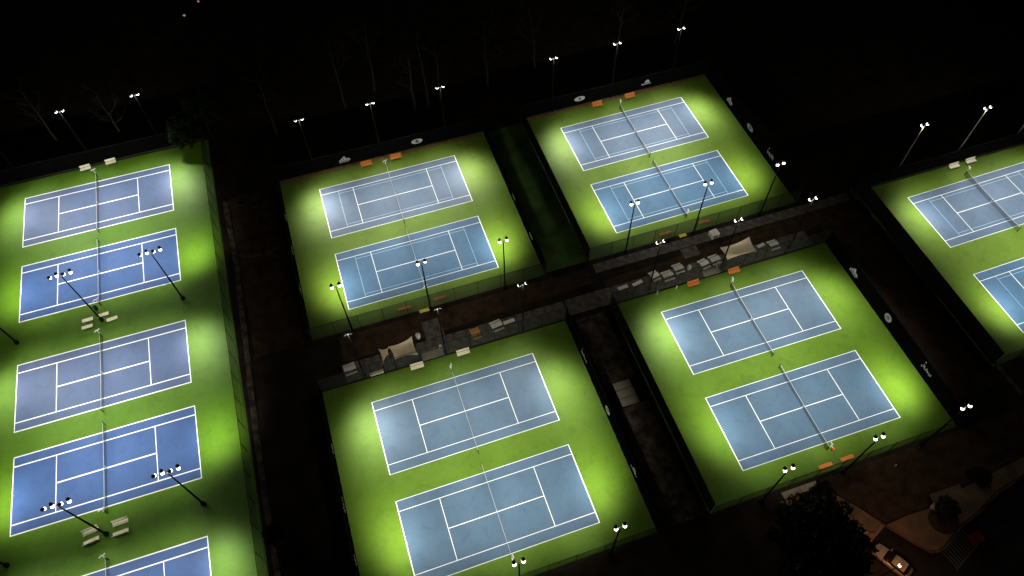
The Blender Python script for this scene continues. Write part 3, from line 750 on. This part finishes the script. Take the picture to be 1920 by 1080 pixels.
# ------------------------------------------------------------------ parked car (nose to the north-west)
def car():
    t = empty('parked_car', (49.15, 6.6, 0), math.atan2(.89, -.46))
    tag(t, 'pale parked car with dark windscreen under the warm lamp', 'car')
    def loft(secs, name, mat, smooth=True, parent=t):
        m = MB(); n = None
        for (x, prof) in secs:
            n = len(prof); m.v += [(x, y, z) for y, z in prof]
        for j in range(len(secs) - 1):
            for k in range(n): m.f.append((j * n + k, j * n + (k + 1) % n, (j + 1) * n + (k + 1) % n, (j + 1) * n + k))
        m.f.append(tuple(range(n))); e = (len(secs) - 1) * n; m.f.append(tuple(e + k for k in reversed(range(n))))
        return m.build(name, M[mat], parent, smooth)
    def ring(w, z0, z1): return [(-w, z0), (-w * 1.02, z0 + (z1 - z0) * .5), (-w * .93, z1 - .06), (-w * .75, z1), (w * .75, z1), (w * .93, z1 - .06), (w * 1.02, z0 + (z1 - z0) * .5), (w, z0)]
    loft([(-2.3, ring(.74, .35, .78)), (-2.2, ring(.86, .25, .93)), (-1.3, ring(.92, .22, 1.0)), (.0, ring(.93, .22, .98)), (.9, ring(.92, .22, .95)), (1.7, ring(.90, .22, .86)), (2.15, ring(.84, .25, .74)), (2.3, ring(.66, .35, .62))], 'body', 'car')
    loft([(-1.95, ring(.70, .93, .97)), (-1.35, ring(.72, .93, 1.36)), (-.2, ring(.74, .93, 1.45)), (.25, ring(.72, .93, 1.40)), (1.05, ring(.74, .90, .95))], 'cabin_glass', 'glass')
    loft([(-1.45, ring(.62, 1.34, 1.40)), (-1.1, ring(.66, 1.37, 1.47)), (-.2, ring(.67, 1.40, 1.50)), (.15, ring(.64, 1.38, 1.45))], 'roof', 'car')
    wh = MB().tube((0, -.1, 0), (0, .1, 0), .33, n=20).mesh('wheel', M['rubber']); rim = MB().tube((0, -.11, 0), (0, .11, 0), .2, n=12).mesh('rim', M['chrome'])
    for sx in (-1.42, 1.45):
        for sy in (-.84, .84):
            w = use(wh, 'wheel', t, (sx, sy, .33)); use(rim, 'rim', w)
    for sy in (-.62, .62):
        MB().lathe([(.05, -.05), (.13, 0), (.10, .06)], (2.2, sy, .66), (1, 0, .3), 10).build('headlight', M['chrome'], t, True)
        MB().box((.75, sy * 1.6, 1.0), (.16, .22, .14)).build('side_mirror', M['car'], t)
        MB().box((-2.27, sy, .72), (.06, .25, .14)).build('tail_light', M['red'], t)
car()
# warm street lamp over the car
def street_lamp(x, y, h, mat, label, energy, r=.16, arm=(0, 0)):
    t = empty('street_lamp', (x, y, 0)); tag(t, label, 'street lamp')
    MB().tube((0, 0, 0), (0, 0, h - .25), .07, .05, n=8).build('pole', M['pole'], t)
    MB().lathe([(.12, 0), (.12, .3), (.08, .34)], (0, 0, 0), n=8).build('pole_base', M['pole'], t)
    hd = MB().lathe([(r * .5, -.22), (r * 1.0, -.1), (r * 1.05, .05), (r * .6, .2)], (0, 0, h), n=12).build('lamp_globe', M[mat], t, True)
    MB().lathe([(.03, 0), (r * .7, -.03), (r * .7, -.06)][::-1], (0, 0, h + .25), n=10).build('lamp_cap', M['cap'], t)
    if energy:
        d = bpy.data.lights.new('lamp_light', 'POINT'); d.energy = energy; d.color = (1, .40, .12); d.shadow_soft_size = r * 1.2
        o = bpy.data.objects.new('lamp_light', d); COL.objects.link(o); o.parent = t; o.location = (0, 0, h + .0)
        hd.visible_shadow = True
        o.location = (0, 0, h - .35)
    return t
street_lamp(47.35, 5.6, 5.0, 'sodium', 'lit warm street lamp beside the pale parked car', 700)
street_lamp(-22.9, 137.5, 5.0, 'far_lamp', 'faint orange lamp far behind the left courts', 0, .24)
street_lamp(-19.9, 141.1, 5.0, 'far_lamp', 'fainter orange lamp at the very top edge', 0, .2)

# ------------------------------------------------------------------ trees
def bare_tree(x, y, h, seed, label, lean=(0, 0)):
    r = random.Random(seed); t = empty('bare_tree', (x, y, 0), r.uniform(0, 6)); tag(t, label, 'tree', 'bare trees behind the courts')
    tr = MB(); pts = [Vector((0, 0, 0))]; n = 6
    for k in range(1, n + 1): pts.append(Vector((lean[0] * k / n + r.uniform(-.2, .2), lean[1] * k / n + r.uniform(-.2, .2), h * k / n)))
    rad = [.24 * (1 - .85 * k / n) for k in range(n + 1)]
    for k in range(n): tr.tube(pts[k], pts[k + 1], rad[k], rad[k + 1], n=7, caps=(k == n - 1))
    tr.build('trunk', M['bark'], t, True)
    cr = MB()
    def limb(p, d, ln, rr, lv):
        q = p + d * ln; cr.tube(p, q, rr, rr * .55, n=5, caps=False)
        if lv == 0: return
        for _ in range(3):
            dd = (d + Vector((r.uniform(-.7, .7), r.uniform(-.7, .7), r.uniform(-.1, .6)))).normalized()
            limb(p.lerp(q, r.uniform(.5, 1)), dd, ln * r.uniform(.5, .75), rr * .5, lv - 1)
    for k in range(9):
        f = r.uniform(.35, .95); i = min(n - 1, int(f * n)); p = pts[i].lerp(pts[i + 1], f * n - i)
        a = r.uniform(0, 6.28); limb(p, Vector((math.cos(a), math.sin(a), .7)).normalized(), h * .2 * (1.2 - f * .6), .07, 3)
    cr.build('crown', M['bark'], t)
BT = [(2.0, 107, 15, 'bare tree west of the middle far poles'), (13.7, 102, 14, 'slim bare tree left of the east far pole'), (16.4, 101.8, 15, 'bare tree just behind the east far pole'),
      (18.8, 102.4, 14, 'bare tree just right of the east far pole'), (38.4, 106, 14, 'bare tree near the first far pole of the upper right pair'), (53.2, 102.5, 13, 'bare tree near the middle far pole of the upper right pair'),
      (-37.0, 112.0, 12, 'forked bare tree behind the left bank'), (66, 103, 14, 'bare tree behind the upper right corner'), (-48, 114, 13, 'bare tree behind the west end of the left bank'),
      (-11, 104, 14, 'bare tree behind the gap beside the upper middle pair'), (28, 103, 15, 'bare tree behind the dim grass strip'), (8, 110, 16, 'bare tree deep behind the upper middle pair')]
for i, (x, y, h, lb) in enumerate(BT): bare_tree(x, y, h, 40 + i, lb, (random.uniform(-1, 1), random.uniform(-1, 1)))
def leafy(x, y, h, rx, seed, label, mat='leaf', name='tree', cat='tree', trunk=True, nleaf=2600, base=.3, ls=.32):
    r = random.Random(seed); t = empty(name, (x, y, 0)); tag(t, label, cat)
    if trunk:
        m = MB().tube((0, 0, 0), (0.1, 0, h * .45), .22, .14, n=8)
        for k in range(6):
            a = k * 1.05 + r.uniform(-.3, .3); m.tube((0.1, 0, h * .35), (math.cos(a) * rx * .6, math.sin(a) * rx * .6, h * r.uniform(.6, .85)), .09, .03, n=5)
        m.build('trunk', M['bark'], t, True)
    cl = []
    for k in range(110):
        a = r.uniform(0, 6.28); el = r.uniform(-.35, 1); rr = math.sqrt(r.uniform(.02, 1)) * rx
        z = h * base + (h * (1 - base)) * (.5 + .5 * el) ; s = math.sqrt(max(0, 1 - (el * .85) ** 2))
        cl.append((Vector((math.cos(a) * rr * s, math.sin(a) * rr * s, min(h, z))), r.uniform(.16, .26) * rx))
    m = MB()
    for k in range(nleaf):
        c, cr = r.choice(cl); d = Vector((r.gauss(0, 1), r.gauss(0, 1), r.gauss(0, 1))).normalized() * cr * r.uniform(.5, 1.05)
        p = c + d; u = Vector((r.gauss(0, 1), r.gauss(0, 1), r.gauss(0, .6))).normalized(); w = u.orthogonal().normalized(); s = ls * r.uniform(.6, 1.3)
        m.quad([p - u * s, p + w * s * .5, p + u * s, p - w * s * .5])
    m.build('crown', M[mat], t)
leafy(39.6, 10.4, 8.5, 5.4, 3, 'large dark leafy tree on the plaza below the lower right pair', nleaf=15000, ls=.26)
leafy(-25.9, 106.0, 6.5, 2.4, 5, 'dark evergreen reaching over the top corner of the left bank', 'leaf_dark', 'evergreen_tree', base=.12, nleaf=4500, ls=.3)
leafy(-22.5, 109.0, 8.5, 3.0, 6, 'taller evergreen behind the corner of the left bank', 'leaf_dark', 'evergreen_tree', base=.1, nleaf=4500, ls=.3)
leafy(45.7, 16.6, 1.5, 1.5, 8, 'low dark shrub beside the pale concrete strip', 'leaf', 'shrub', 'shrub', False, 1800, .1, .16)
leafy(58.9, 9.9, 2.2, 1.5, 9, 'round dark shrub in the plaza planting bed', 'leaf', 'shrub', 'shrub', False, 2000, .1, .16)
leafy(65.4, 11.9, 1.8, 1.4, 12, 'small dark shrub on the plaza edge by the long railing', 'leaf', 'shrub', 'shrub', False, 1500, .1, .16)
leafy(-21.2, 33.4, 2.6, 1.3, 10, 'small dark bush beside the fence of the left bank', 'leaf', 'shrub', 'shrub', False, 1800, .1, .16)
leafy(-19.5, 30.0, 3.2, 1.5, 11, 'dark bush at the bottom edge by the left bank', 'leaf', 'shrub', 'shrub', False, 1800, .1, .16)
